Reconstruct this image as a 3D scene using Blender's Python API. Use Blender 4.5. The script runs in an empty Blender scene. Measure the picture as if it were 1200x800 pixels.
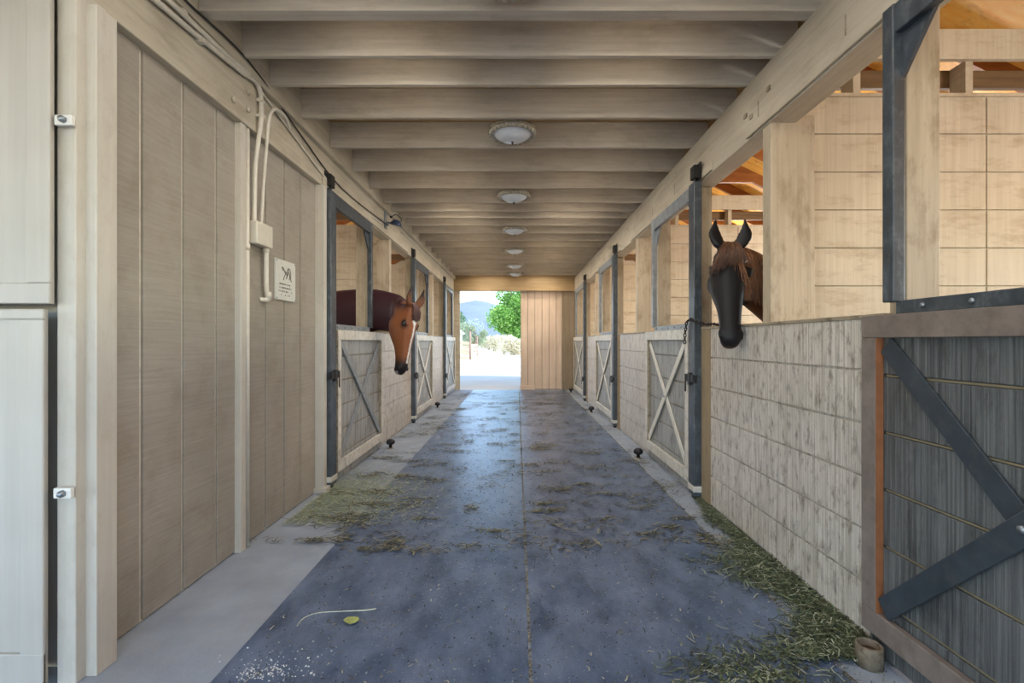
import bpy, bmesh, math, random
from mathutils import Vector, Matrix, noise
random.seed(7)
SC = bpy.context.scene
COL = SC.collection
F = 570.0; VX = 606.0; VY = 400.0; EYE = 1.35
ORG = {}

# ------------------------------------------------------------------ helpers
def at(px, py, X):
    """point of the plane x = X that the photo shows at (px, py)"""
    d = F * X / (px - VX)
    return Vector((X, d, EYE + (VY - py) * d / F))
def atd(px, py, d):
    return Vector(((px - VX) * d / F, d, EYE + (VY - py) * d / F))

class MB:
    def __init__(s): s.v = []; s.f = []; s.sm = []; s.mi = []
    def add(s, vs, fs, smooth=False, mi=0):
        n = len(s.v); s.v += [Vector(v) for v in vs]
        for f in fs: s.f.append([i + n for i in f]); s.sm.append(smooth); s.mi.append(mi)
    def box(s, x0, x1, y0, y1, z0, z1, mi=0):
        if x0 > x1: x0, x1 = x1, x0
        if y0 > y1: y0, y1 = y1, y0
        if z0 > z1: z0, z1 = z1, z0
        s.add([(x0,y0,z0),(x1,y0,z0),(x1,y1,z0),(x0,y1,z0),(x0,y0,z1),(x1,y0,z1),(x1,y1,z1),(x0,y1,z1)],
              [(0,3,2,1),(4,5,6,7),(0,1,5,4),(1,2,6,5),(2,3,7,6),(3,0,4,7)], mi=mi)
    def prism(s, poly, vec, mi=0):
        n = len(poly); v = Vector(vec)
        a = [Vector(p) for p in poly]; b = [p + v for p in a]
        s.add(a + b, [tuple(reversed(range(n))), tuple(range(n, 2*n))] +
              [(i, (i+1) % n, n + (i+1) % n, n + i) for i in range(n)], mi=mi)
    def bar(s, a, b, w, t, up, mi=0):
        """rectangular bar from a to b, w across up, t along up"""
        a = Vector(a); b = Vector(b); d = (b-a).normalized(); up = Vector(up)
        up = (up - d*up.dot(d)).normalized(); sd = d.cross(up)
        q = [a + sd*w/2*i + up*t/2*j for i, j in ((-1,-1),(1,-1),(1,1),(-1,1))]
        s.prism(q, b-a, mi)
    def tube(s, pts, r, n=10, mi=0, cap=True):
        pts = [Vector(p) for p in pts]; m = len(pts)
        rs = r if isinstance(r, (list, tuple)) else [r]*m
        up = Vector((0,0,1)); rings = []
        t0 = (pts[1]-pts[0]).normalized()
        u = t0.cross(up) if abs(t0.dot(up)) < .95 else t0.cross(Vector((1,0,0)))
        u.normalize()
        for i in range(m):
            t = (pts[min(i+1,m-1)] - pts[max(i-1,0)]).normalized()
            u = (u - t*u.dot(t)).normalized(); w = t.cross(u)
            rings.append([pts[i] + (u*math.cos(2*math.pi*k/n) + w*math.sin(2*math.pi*k/n))*rs[i] for k in range(n)])
        vs = [v for r_ in rings for v in r_]; fs = []
        for i in range(m-1):
            for k in range(n):
                fs.append((i*n+k, i*n+(k+1)%n, (i+1)*n+(k+1)%n, (i+1)*n+k))
        if cap: fs += [tuple(reversed(range(n))), tuple(range((m-1)*n, m*n))]
        s.add(vs, fs, True, mi)
    def lathe(s, prof, c, axis=(0,0,1), n=24, mi=0):
        """prof: list of (r, h) along the axis"""
        c = Vector(c); ax = Vector(axis).normalized()
        u = ax.cross(Vector((1,0,0))) if abs(ax.x) < .9 else ax.cross(Vector((0,1,0)))
        u.normalize(); w = ax.cross(u); vs = []; fs = []
        for r, h in prof:
            for k in range(n):
                a = 2*math.pi*k/n
                vs.append(c + ax*h + (u*math.cos(a)+w*math.sin(a))*max(r, 1e-4))
        for i in range(len(prof)-1):
            for k in range(n):
                fs.append((i*n+k, i*n+(k+1)%n, (i+1)*n+(k+1)%n, (i+1)*n+k))
        fs += [tuple(reversed(range(n))), tuple(range((len(prof)-1)*n, len(prof)*n))]
        s.add(vs, fs, True, mi)
    def ball(s, c, r, n=8, sc=(1,1,1), mi=0):
        pr = [(math.sin(math.pi*i/n)*1.0, -math.cos(math.pi*i/n)) for i in range(n+1)]
        m = MB(); m.lathe(pr, (0,0,0), n=2*n)
        s.add([Vector((v.x*r*sc[0], v.y*r*sc[1], v.z*r*sc[2])) + Vector(c) for v in m.v], m.f, True, mi)
    def build(s, name, mats, parent=None, bevel=0, origin=None, recalc=True):
        if not isinstance(mats, (list, tuple)): mats = [mats]
        if parent is not None: o0 = ORG[parent.name]
        elif origin is not None: o0 = Vector(origin)
        else:
            xs = [v.x for v in s.v]; ys = [v.y for v in s.v]; zs = [v.z for v in s.v]
            o0 = Vector(((min(xs)+max(xs))/2, (min(ys)+max(ys))/2, min(zs)))
        me = bpy.data.meshes.new(name)
        me.from_pydata([tuple(v - o0) for v in s.v], [], s.f)
        me.polygons.foreach_set('use_smooth', s.sm)
        me.polygons.foreach_set('material_index', s.mi)
        for m in mats: me.materials.append(m)
        if recalc:
            bm = bmesh.new(); bm.from_mesh(me); bmesh.ops.recalc_face_normals(bm, faces=bm.faces); bm.to_mesh(me); bm.free()
        o = bpy.data.objects.new(name, me); COL.objects.link(o)
        if parent is not None: o.parent = parent
        else: o.location = o0
        ORG[o.name] = o0
        if bevel:
            b = o.modifiers.new('bevel', 'BEVEL'); b.width = bevel; b.segments = 2; b.limit_method = 'ANGLE'; b.angle_limit = 0.7
        return o

def tag(o, label=None, cat=None, group=None, kind=None):
    if label: o['label'] = label
    if cat: o['category'] = cat
    if group: o['group'] = group
    if kind: o['kind'] = kind
    return o
def empty(name, loc, label=None, cat=None, group=None):
    o = bpy.data.objects.new(name, None); COL.objects.link(o); o.location = loc
    o.empty_display_size = .1; ORG[o.name] = Vector(loc); return tag(o, label, cat, group)
def copy_tree(o, parent=None):
    c = o.copy(); COL.objects.link(c)
    if parent: c.parent = parent
    for ch in [x for x in KIDS.get(o.name, [])]: copy_tree(ch, c)
    return c
KIDS = {}
def kids(root):
    for x in root.children_recursive + [root]: KIDS[x.name] = list(x.children)
def struct(o): o['kind'] = 'structure'; return o

# ------------------------------------------------------------------ materials
def _nt(name):
    m = bpy.data.materials.new(name); m.use_nodes = True
    nt = m.node_tree; b = nt.nodes['Principled BSDF']
    return m, nt, b
def c4(c): return (c[0], c[1], c[2], 1)
def srgb(r, g, b):
    f = lambda x: ((x/255+.055)/1.055)**2.4 if x > 10 else x/255/12.92
    return (f(r), f(g), f(b))
def plain(name, col, rough=.5, metal=0, spec=.5, noise_amt=.15, nscale=20, bump=.0):
    m, nt, b = _nt(name); N = nt.nodes; L = nt.links
    tc = N.new('ShaderNodeTexCoord'); no = N.new('ShaderNodeTexNoise'); no.inputs['Scale'].default_value = nscale; no.inputs['Detail'].default_value = 5
    L.new(tc.outputs['Object'], no.inputs['Vector'])
    r = N.new('ShaderNodeValToRGB'); r.color_ramp.elements[0].position = .3; r.color_ramp.elements[1].position = .7
    r.color_ramp.elements[0].color = c4([x*(1-noise_amt) for x in col]); r.color_ramp.elements[1].color = c4([min(1, x*(1+noise_amt)) for x in col])
    L.new(no.outputs['Fac'], r.inputs['Fac']); L.new(r.outputs['Color'], b.inputs['Base Color'])
    b.inputs['Roughness'].default_value = rough; b.inputs['Metallic'].default_value = metal
    b.inputs['Specular IOR Level'].default_value = spec
    if bump:
        bp = N.new('ShaderNodeBump'); bp.inputs['Strength'].default_value = bump; bp.inputs['Distance'].default_value = .01
        L.new(no.outputs['Fac'], bp.inputs['Height']); L.new(bp.outputs['Normal'], b.inputs['Normal'])
    return m
def wood(name, c0, c1, scale, rough=.5, bump=.3, dirt=None, damt=.5, dscale=(6,6,6), spec=.4, lo=.3, hi=.7):
    """streaky painted timber: c0/c1 between the streaks, optional patches of dirt"""
    m, nt, b = _nt(name); N = nt.nodes; L = nt.links
    tc = N.new('ShaderNodeTexCoord')
    mp = N.new('ShaderNodeMapping'); mp.inputs['Scale'].default_value = scale
    L.new(tc.outputs['Object'], mp.inputs['Vector'])
    no = N.new('ShaderNodeTexNoise'); no.inputs['Scale'].default_value = 1; no.inputs['Detail'].default_value = 6; no.inputs['Roughness'].default_value = .65
    L.new(mp.outputs['Vector'], no.inputs['Vector'])
    r = N.new('ShaderNodeValToRGB'); e = r.color_ramp.elements
    e[0].position = lo; e[1].position = hi; e[0].color = c4(c0); e[1].color = c4(c1)
    L.new(no.outputs['Fac'], r.inputs['Fac']); col = r.outputs['Color']
    # broad uneven wear
    n2 = N.new('ShaderNodeTexNoise'); n2.inputs['Scale'].default_value = 1.3; n2.inputs['Detail'].default_value = 4
    L.new(tc.outputs['Object'], n2.inputs['Vector'])
    mx = N.new('ShaderNodeMix'); mx.data_type = 'RGBA'; mx.blend_type = 'MULTIPLY'
    r2 = N.new('ShaderNodeValToRGB'); r2.color_ramp.elements[0].position = .3; r2.color_ramp.elements[1].position = .65
    r2.color_ramp.elements[0].color = (.84,.83,.81,1); r2.color_ramp.elements[1].color = (1,1,1,1)
    L.new(n2.outputs['Fac'], r2.inputs['Fac']); mx.inputs['Factor'].default_value = 1
    L.new(col, mx.inputs['A']); L.new(r2.outputs['Color'], mx.inputs['B']); col = mx.outputs['Result']
    if dirt:
        m2 = N.new('ShaderNodeMapping'); m2.inputs['Scale'].default_value = dscale
        L.new(tc.outputs['Object'], m2.inputs['Vector'])
        n3 = N.new('ShaderNodeTexNoise'); n3.inputs['Scale'].default_value = 1; n3.inputs['Detail'].default_value = 9; n3.inputs['Roughness'].default_value = .72
        L.new(m2.outputs['Vector'], n3.inputs['Vector'])
        r3 = N.new('ShaderNodeValToRGB'); r3.color_ramp.elements[0].position = .5; r3.color_ramp.elements[1].position = .66
        r3.color_ramp.elements[0].color = (0,0,0,1); r3.color_ramp.elements[1].color = (damt,damt,damt,1)
        L.new(n3.outputs['Fac'], r3.inputs['Fac'])
        m3 = N.new('ShaderNodeMix'); m3.data_type = 'RGBA'
        L.new(r3.outputs['Color'], m3.inputs['Factor']); L.new(col, m3.inputs['A']); m3.inputs['B'].default_value = c4(dirt); col = m3.outputs['Result']
    L.new(col, b.inputs['Base Color'])
    b.inputs['Roughness'].default_value = rough; b.inputs['Specular IOR Level'].default_value = spec
    if bump:
        bp = N.new('ShaderNodeBump'); bp.inputs['Strength'].default_value = bump; bp.inputs['Distance'].default_value = .006
        L.new(no.outputs['Fac'], bp.inputs['Height']); L.new(bp.outputs['Normal'], b.inputs['Normal'])
    return m
def island(name, cols, rough=.7, trans=0):
    """every loose piece gets one of several colours"""
    m, nt, b = _nt(name); N = nt.nodes; L = nt.links
    g = N.new('ShaderNodeNewGeometry'); r = N.new('ShaderNodeValToRGB'); r.color_ramp.interpolation = 'CONSTANT'
    e = r.color_ramp.elements
    for i, c in enumerate(cols):
        p = i/len(cols)
        if i == 0: e[0].position = 0; e[0].color = c4(c)
        elif i == 1: e[1].position = p; e[1].color = c4(c)
        else: q = e.new(p); q.color = c4(c)
    L.new(g.outputs['Random Per Island'], r.inputs['Fac']); L.new(r.outputs['Color'], b.inputs['Base Color'])
    b.inputs['Roughness'].default_value = rough
    if trans:
        t = N.new('ShaderNodeBsdfTranslucent'); L.new(r.outputs['Color'], t.inputs['Color'])
        ms = N.new('ShaderNodeMixShader'); ms.inputs[0].default_value = trans
        L.new(b.outputs[0], ms.inputs[1]); L.new(t.outputs[0], ms.inputs[2]); L.new(ms.outputs[0], N['Material Output'].inputs[0])
    return m

CREAM0 = srgb(168,158,140); CREAM1 = srgb(196,187,170)
M = {}
M['beam'] = wood('beam_paint', srgb(182,172,152), srgb(204,195,176), (30,1.2,30), .45, .25, srgb(120,105,82), .35, (5,2,8))
M['joist'] = wood('joist_paint', srgb(190,180,163), srgb(212,203,187), (1.5,30,30), .75, .2, srgb(120,105,85), .25, (3,5,9))
M['deck'] = wood('ceiling_deck', srgb(170,140,100), srgb(200,172,130), (1.5,20,20), .6, .2)
M['ply'] = wood('plywood_paint', srgb(152,144,132), srgb(166,158,146), (6,3,70), .55, .45, srgb(112,98,82), .3, (4,4,4))
M['trim'] = wood('trim_paint', srgb(194,187,174), srgb(203,197,185), (40,40,1.5), .45, .15, srgb(160,148,128), .25, (16,16,9))
M['groove'] = plain('groove_lit_side', srgb(196,190,176), .6)  # paler than the plywood, the lit groove side put into the colour
M['half'] = wood('half_wall_paint', srgb(156,144,128), srgb(224,216,206), (150,150,1.6), .32, 1.0, srgb(92,74,54), .8, (60,22,9), spec=.6, lo=.32, hi=.58)
M['sheen_edge'] = wood('tan_sheen_edge', srgb(142,124,98), srgb(160,142,114), (30,30,1.2), .65, .3, srgb(110,92,70), .4, (20,20,8))  # matte tan where the wall's sheen breaks off, put into the colour
M['cap'] = wood('wall_cap', srgb(140,126,104), srgb(176,164,144), (40,1.5,40), .5, .3, srgb(88,74,56), .8, (14,14,14))
M['part'] = wood('partition_boards', srgb(190,178,154), srgb(208,197,176), (40,40,1.2), .5, .3, srgb(140,112,78), .45, (3,3,9))
M['post'] = wood('post_timber', srgb(170,156,134), srgb(194,181,159), (40,40,1.2), .5, .3, srgb(118,98,72), .5, (9,9,4))
M['orange'] = wood('roof_plywood', srgb(248,176,62), srgb(255,214,128), (3,14,3), .5, .2, srgb(150,70,10), .5, (4,8,4))
M['rafter'] = wood('rafter_stain', srgb(130,76,36), srgb(166,106,56), (3,20,20), .5, .2)
M['steel'] = wood('post_steel', srgb(48,54,60), srgb(70,78,86), (12,12,12), .38, .15, srgb(120,128,134), .4, (18,18,10), spec=.6)
M['galv'] = wood('grey_steel', srgb(118,124,128), srgb(146,152,156), (12,12,12), .38, .15, srgb(84,86,88), .5, (14,14,14), spec=.6)
M['joint'] = plain('joint_wood', srgb(124,112,88), .7)
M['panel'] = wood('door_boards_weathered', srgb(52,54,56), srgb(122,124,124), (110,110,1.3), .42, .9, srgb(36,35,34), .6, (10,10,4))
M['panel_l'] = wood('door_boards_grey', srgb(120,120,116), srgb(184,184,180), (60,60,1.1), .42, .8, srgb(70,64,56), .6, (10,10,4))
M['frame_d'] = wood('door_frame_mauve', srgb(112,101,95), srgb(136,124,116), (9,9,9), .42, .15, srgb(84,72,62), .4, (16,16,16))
M['frame_glare'] = wood('door_frame_pale_glare', srgb(200,195,184), srgb(222,217,207), (9,9,9), .42, .15, srgb(118,104,90), .5, (16,16,16))  # same paint as the dark door, glare put into the colour
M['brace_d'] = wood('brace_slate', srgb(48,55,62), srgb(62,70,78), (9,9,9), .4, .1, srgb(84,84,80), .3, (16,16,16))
M['brace_glare'] = wood('brace_pale_glare', srgb(208,204,190), srgb(228,224,212), (9,9,9), .4, .1)  # slate brace paint turned pale, glare put into the colour
M['rust'] = plain('rust_edge', srgb(138,86,52), .6)
M['iron'] = plain('black_iron', srgb(34,32,32), .45, .3)
M['bolt'] = plain('bolt_zinc', srgb(140,145,150), .35, .7)
M['white'] = plain('white_paint', srgb(222,220,212), .45, noise_amt=.05)
M['pipe'] = plain('pipe_paint', srgb(208,201,186), .4, noise_amt=.06)
M['sign'] = plain('sign_board', srgb(206,206,198), .35, noise_amt=.05)
M['ink'] = plain('sign_ink', srgb(84,72,56), .6)
M['black'] = plain('black_cable', srgb(30,28,28), .5)
M['glass'] = plain('frosted_glass', srgb(214,220,226), .22, noise_amt=.04, spec=.6)
M['bead'] = plain('glass_beads', srgb(158,150,132), .15, noise_amt=.25, nscale=60, spec=.8)
M['door'] = wood('leaf_paint', srgb(184,178,168), srgb(191,186,176), (30,30,1.2), .42, .12)
M['brownplate'] = wood('brown_plate', srgb(104,80,52), srgb(130,102,70), (1.5,30,30), .6, .2)
M['tan'] = wood('tan_siding', srgb(210,188,168), srgb(228,206,186), (12,12,1), .6, .1)
M['brownwall'] = wood('brown_post', srgb(132,116,96), srgb(152,136,114), (20,20,1), .6, .2)
M['bedding'] = plain('stall_bedding', srgb(178,148,110), .9, nscale=30, noise_amt=.3)  # shavings on the stall floors

# floors
def floor_mat(name, c0, c1, rough, dust, damt, speck=None):
    m, nt, b = _nt(name); N = nt.nodes; L = nt.links
    tc = N.new('ShaderNodeTexCoord')
    n1 = N.new('ShaderNodeTexNoise'); n1.inputs['Scale'].default_value = 3.0; n1.inputs['Detail'].default_value = 8; n1.inputs['Roughness'].default_value = .6
    L.new(tc.outputs['Object'], n1.inputs['Vector'])
    r = N.new('ShaderNodeValToRGB'); e = r.color_ramp.elements; e[0].position = .35; e[1].position = .68; e[0].color = c4(c0); e[1].color = c4(c1)
    L.new(n1.outputs['Fac'], r.inputs['Fac']); col = r.outputs['Color']
    # lengthwise sweep marks of dust
    mp = N.new('ShaderNodeMapping'); mp.inputs['Scale'].default_value = (5,2.6,1); L.new(tc.outputs['Object'], mp.inputs['Vector'])
    n2 = N.new('ShaderNodeTexNoise'); n2.inputs['Scale'].default_value = 1; n2.inputs['Detail'].default_value = 8; n2.inputs['Roughness'].default_value = .7
    L.new(mp.outputs['Vector'], n2.inputs['Vector'])
    r2 = N.new('ShaderNodeValToRGB'); r2.color_ramp.elements[0].position = .38; r2.color_ramp.elements[1].position = .66
    r2.color_ramp.elements[0].color = (0,0,0,1); r2.color_ramp.elements[1].color = (damt,damt,damt,1)
    L.new(n2.outputs['Fac'], r2.inputs['Fac'])
    mx = N.new('ShaderNodeMix'); mx.data_type = 'RGBA'; L.new(r2.outputs['Color'], mx.inputs['Factor']); L.new(col, mx.inputs['A']); mx.inputs['B'].default_value = c4(dust); col = mx.outputs['Result']
    if speck:
        n3 = N.new('ShaderNodeTexNoise'); n3.inputs['Scale'].default_value = 90; n3.inputs['Detail'].default_value = 3
        L.new(tc.outputs['Object'], n3.inputs['Vector'])
        r3 = N.new('ShaderNodeValToRGB'); r3.color_ramp.elements[0].position = .66; r3.color_ramp.elements[1].position = .72
        r3.color_ramp.elements[0].color = (0,0,0,1); r3.color_ramp.elements[1].color = (.8,.8,.8,1)
        L.new(n3.outputs['Fac'], r3.inputs['Fac'])
        m3 = N.new('ShaderNodeMix'); m3.data_type = 'RGBA'; L.new(r3.outputs['Color'], m3.inputs['Factor']); L.new(col, m3.inputs['A']); m3.inputs['B'].default_value = c4(speck); col = m3.outputs['Result']
    L.new(col, b.inputs['Base Color'])
    rr = N.new('ShaderNodeMapRange'); rr.inputs['To Min'].default_value = rough-.08; rr.inputs['To Max'].default_value = rough+.14
    L.new(n2.outputs['Fac'], rr.inputs['Value']); L.new(rr.outputs['Result'], b.inputs['Roughness'])
    n4 = N.new('ShaderNodeTexNoise'); n4.inputs['Scale'].default_value = 60; n4.inputs['Detail'].default_value = 5; L.new(tc.outputs['Object'], n4.inputs['Vector'])
    bp = N.new('ShaderNodeBump'); bp.inputs['Strength'].default_value = .35; bp.inputs['Distance'].default_value = .004
    L.new(n4.outputs['Fac'], bp.inputs['Height']); L.new(bp.outputs['Normal'], b.inputs['Normal'])
    return m
M['concrete'] = floor_mat('concrete', srgb(134,144,158), srgb(154,163,175), .6, srgb(150,148,142), .3)
M['mat'] = floor_mat('rubber_mat', srgb(60,74,97), srgb(76,93,119), .29, srgb(140,155,180), .42, srgb(160,164,168))
M['sand'] = plain('sand', srgb(214,200,176), .9, nscale=.6, noise_amt=.08)

# ------------------------------------------------------------------ the setting
XR = 1.566; XL = -1.75; XLP = -1.80
ZW = 1.465      # half wall top
HBR = 2.73; HBL = 2.75; HT = 3.118
YE = 13.6       # far end

m = MB(); m.box(-90, 90, -40, 420, -.3, -.02); g = m.build('ground', M['sand']); struct(g)
m = MB(); m.box(-1.95, 1.8, -4.0, YE, -.2, 0)
m.box(-5.4, -1.95, -4.0, 2.0, -.2, 0)
struct(m.build('floor', M['concrete']))
for x0, x1 in ((-1.21, .048), (.062, 1.325)):
    m = MB(); m.box(x0, x1, -3.9, YE-.03, 0, .008)
    struct(m.build('floor', M['mat'], bevel=.003))
for x0, x1 in ((1.8, 5.4), (-5.4, -1.95)):
    m = MB(); m.box(x0, x1, 2.0 if x0 < 0 else -4, YE, -.2, .0); struct(m.build('floor', M['bedding']))

# half walls of stalls
def half_wall(side, y0, y1, name):
    s = 1 if side == 'r' else -1; X = XR if side == 'r' else -XL
    m = MB(); z = ZW - .012; k = 0
    while z > 0.03:
        zb = max(0.0, z - .2385 + .011)
        m.box(s*X, s*(X+.03), y0, y1, zb, z); z -= .2385
        if z <= .03: break
    m.box(s*(X+.012), s*(X+.1), y0, y1, 0, ZW-.014)
    o = m.build(name, M['half'], bevel=.003); struct(o)
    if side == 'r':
        p = MB(); p.box(s*(X-.003), s*(X+.02), y1-.2, y1, 0, ZW-.014); p.build('sheen_edge_band', M['sheen_edge'], o, bevel=.003)  # added tan strip, draws the edge of the wall's reflection in colour
    c = MB(); c.box(s*(X-.006), s*(X+.125), y0, y1, ZW-.014, ZW+.006); c.build('wall_cap', M['cap'], o, bevel=.004)
    return o
R_HINGE = [4.13, 7.60, 11.0]; R_FAR = [2.13, 5.72, 9.38, 12.95]
L_HINGE = [4.41, 8.03, 11.5]; L_FAR = [6.15, 9.8, 13.3]
RW = [half_wall('r', a-.06, b, 'wall_right') for a, b in zip(R_FAR, R_HINGE + [YE])]
LW = [half_wall('l', a-.06, b, 'wall_left') for a, b in zip(L_FAR, L_HINGE[1:] + [YE])]

# headers
def header(side):
    if side == 'r':
        m = MB(); m.box(1.59, 1.76, -4.0, YE, HBR, HT)
        o = m.build('wall_right_header', M['beam'], bevel=.006); struct(o)
        b = MB()
        for y0, y1 in ((-1.0, 3.35), (3.95, 6.75), (7.4, 10.2), (10.8, 13.3)): b.box(1.572, 1.59, y0, y1, HBR+.012, HBR+.085)
        b.build('cover_strip', M['beam'], o, bevel=.004)
        v = MB()
        for y in (2.35, 3.2, 4.9, 5.7, 8.9): v.box(1.586, 1.592, y, y+.006, HBR+.1, HBR+.2)
        for y, z in ((3.28,2.86),(3.36,2.9),(3.05,2.93),(6.9,2.92),(6.98,2.95)): v.box(1.582, 1.592, y, y+.04, z, z+.03)
        v.build('nail_marks', M['cap'], o)
    else:
        m = MB(); m.box(XL, XL-.14, -4.0, YE, HBL, HT+.01)
        o = m.build('wall_left_header', M['beam'], bevel=.006); struct(o)
        l = MB(); l.box(XL+.045, XL-.001, -4.0, YE, HT-.06, HT+.23); l.build('ledger', M['beam'], o, bevel=.004)
        b = MB()
        for y0, y1 in ((4.35, 7.75), (8.3, 11.0)): b.box(XL+.018, XL, y0, y1, HBL+.012, HBL+.075)
        b.build('cover_strip', M['beam'], o, bevel=.004)
        for i, (px, py) in enumerate(((290,108),(290,128),(273,117))):
            q = MB(); p = at(px, py, XL); q.lathe([(.02,0),(.02,.012),(.008,.02)], p, (1,0,0), 10); q.build('bolt_head', M['beam'], o)
    return o
HR = header('r'); HL = header('l')

# joists and ceiling
m = MB(); m.box(-1.95, 1.8, -4.0, YE, HT+.23, HT+.26)
ceil = m.build('ceiling', M['deck']); struct(ceil)
jd = [-3.8,-3.2,-2.6,-2.0,-1.4,-.8,-.2,.4, .95, 1.5, 2.05, 2.60, 3.01,3.35,3.84,4.43,5.03,5.60,6.19,6.60,6.95,7.40,7.93,8.52,9.08,9.70,10.33,10.96,11.6,12.3,12.95]
for i, d in enumerate(jd):
    m = MB(); t = .085 if i == 11 else .036
    m.box(XL+.045, 1.74, d, d+t, HT, HT+.23); m.build('joist', M['joist'], ceil, bevel=.003)
m = MB(); m.box(XL, 1.6, YE-.16, YE, 2.75, HT+.23); struct(m.build('wall_back_lintel', wood('lintel_timber', srgb(150,126,90), srgb(178,152,112), (1.5,20,20), .5, .3), bevel=.006))
m = MB()
for side in (-1, 1): m.box(side*1.86, side*1.80, -4.0, YE, HT, 4.6)
struct(m.build('wall_upper', M['part']))

# tack room
m = MB()
ye = [2.05, 2.33, 2.62, 2.91, 3.19, 3.48, 3.76, 4.04, 4.35]
for a, b in zip(ye[:-1], ye[1:]): m.box(XLP, XLP-.02, a+.012, b-.012, 0.012, 2.9)
m.box(XLP-.012, XLP-.06, 2.03, 4.4, 0, 2.9, 1)
tw = m.build('wall_left_plywood', [M['ply'], M['groove']], bevel=.0025); struct(tw)
m = MB(); m.box(XLP-.06, -5.3, 4.36, 4.44, 0, 3.2); struct(m.build('wall_left_partition', M['part']))
m = MB(); m.box(XLP-.005, XLP+.04, 3.10, 3.16, 0, 2.75); m.build('downpipe', M['trim'], tw, bevel=.004)
m = MB(); m.tube([(XLP+.02,3.2,0),(XLP+.02,3.2,2.75)], .018, 12)
m.tube([(XLP+.02,3.2,1.95),(XLP+.02,3.2,1.99)], .022, 12); m.build('riser_pipe', M['pipe'], tw)
# front wall with leaves
m = MB(); m.box(-1.812, -1.738, 1.915, 2.06, 0, HBL); struct(m.build('trim_1', M['trim'], bevel=.004))
m = MB(); m.box(-1.745, -1.695, 1.96, 2.063, 0, 2.71); struct(m.build('trim_2', M['trim'], bevel=.004))
m = MB(); m.box(-5.3, -2.72, 1.97, 2.05, 0, 3.2); m.box(-2.72, -1.8, 1.97, 2.05, 3.05, 3.3); m.box(-2.72,-1.82,2.02,2.05,0,3.05)
struct(m.build('wall_front', M['door']))
def leaf(z0, z1, xr, n, railz):
    m = MB(); m.box(-2.70, xr-.010, 1.878, 1.90, z0, z1)
    o = m.build('door_%d' % n, M['door'], bevel=.004); struct(o)
    f = MB(); f.box(-2.70, xr, 1.865, 1.88, railz[0], railz[1])
    f.box(xr-.09, xr, 1.866, 1.88, z0 if railz[0] > z0+.5 else railz[1], railz[0] if railz[0] > z0+.5 else z1)
    if n == 2: f.box(-2.70, xr, 1.865, 1.88, z0, z0+.13)
    f.build('door_rail', M['door'], o, bevel=.005); return o
dr1 = leaf(1.495, 3.0, -1.796, 1, (1.495, 1.575)); dr2 = leaf(.02, 1.475, -1.82, 2, (1.435, 1.475))
for px, py, d_, par in ((77, 142, 1.895, dr1), (76, 577, 1.895, dr2)):
    m = MB(); p = atd(px, py, d_); m.box(p.x-.034, p.x+.034, 1.882, 1.90, p.z-.02, p.z+.02)
    o = m.build('latch_plate', M['white'], par, bevel=.003)
    m = MB(); q = p + Vector((.004,0,0)); m.lathe([(.014,0),(.014,.012),(.008,.02)], (q.x,1.882,q.z), (0,-1,0), 6)
    m.build('latch_bolt', M['bolt'], par)

# posts of the stall fronts (front face at y)
def wpost(x0, x1, y, dy, z0, z1, par, mat='post'):
    m = MB(); m.box(x0, x1, y, y+dy, z0, z1); return m.build('post', M[mat], par, bevel=.005)
for y in (2.0, 5.5, 9.1, 12.7): wpost(1.6, 1.74, y, .09, 0, HBR, HR)
for y in (4.34, 7.95, 11.55): wpost(1.60, 1.74, y, .12, ZW+.004, HBR, HR)
for y, w in ((3.07, .28), (6.47, .18), (9.9, .16), (13.3,.16)): wpost(1.60, 1.6+w, y, .1, ZW+.004, HBR+.05, HR)
for y in (5.7, 9.35, 12.9): wpost(-1.89, XL-.002, y, .09, 0, HBL, HL)
for y in (8.15, 11.65): wpost(-1.88, XL-.004, y, .12, ZW+.004, HBL, HL)
for y in (6.68, 10.1, 13.35): wpost(-1.93, XL-.004, y, .1, ZW+.004, HBL, HL)
m = MB(); m.box(XL-.06, XL+.03, 4.335, 4.40, 0.04, HBL); m.build('post', M['trim'], HL, bevel=.004)
m = MB(); m.box(XL-.06, XL+.06, 4.3, 4.41, 0, .05); m.build('post_foot', M['trim'], HL, bevel=.006)

# partitions between stalls
def partition(s, y):
    m = MB(); ZT = 2.96; x0 = 1.70 if s > 0 else 1.88; x1 = 5.28
    z = ZT
    while z > .01:
        zb = max(0, z-.25+.008)
        for a, b in ((x0, 3.085), (3.093, x1)):
            m.box(s*a, s*b, y, y+.03, zb, z-.0)
        z -= .25
    m.box(s*x0, s*x1, y+.015, y+.07, 0, ZT-.01)
    for k in range(6):
        sx = 2.21 + .74*k
        m.box(s*sx, s*(sx+.05), y+.0, y+.12, ZT, 3.2); 
    o = m.build('wall_right_partition' if s > 0 else 'wall_left_partition', M['part'], bevel=.003); struct(o)
    p = MB(); p.box(s*x0, s*x1, y-.035, y+.005, 3.19, 3.385); p.build('plate', M['part'], o, bevel=.004)
    p = MB(); p.box(s*x0, s*x1, y+.12, y+.16, 3.08, 3.2); p.build('plate', M['brownplate'], o, bevel=.004)
    p = MB(); p.box(s*x0, s*x1, y-.02, y+.085, ZT-.005, ZT+.015); p.build('sill', M['part'], o)
for y in (3.2, 6.8, 10.25, 13.5): partition(1, y)
for y in (6.8, 10.25, 13.5): partition(-1, y)
m = MB(); m.box(1.7, 5.3, -1.0, -.92, 0, 3.2); m.box(1.57, 1.65, -4, .6, 0, 1.46); struct(m.build('wall_right_partition', M['part']))
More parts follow.
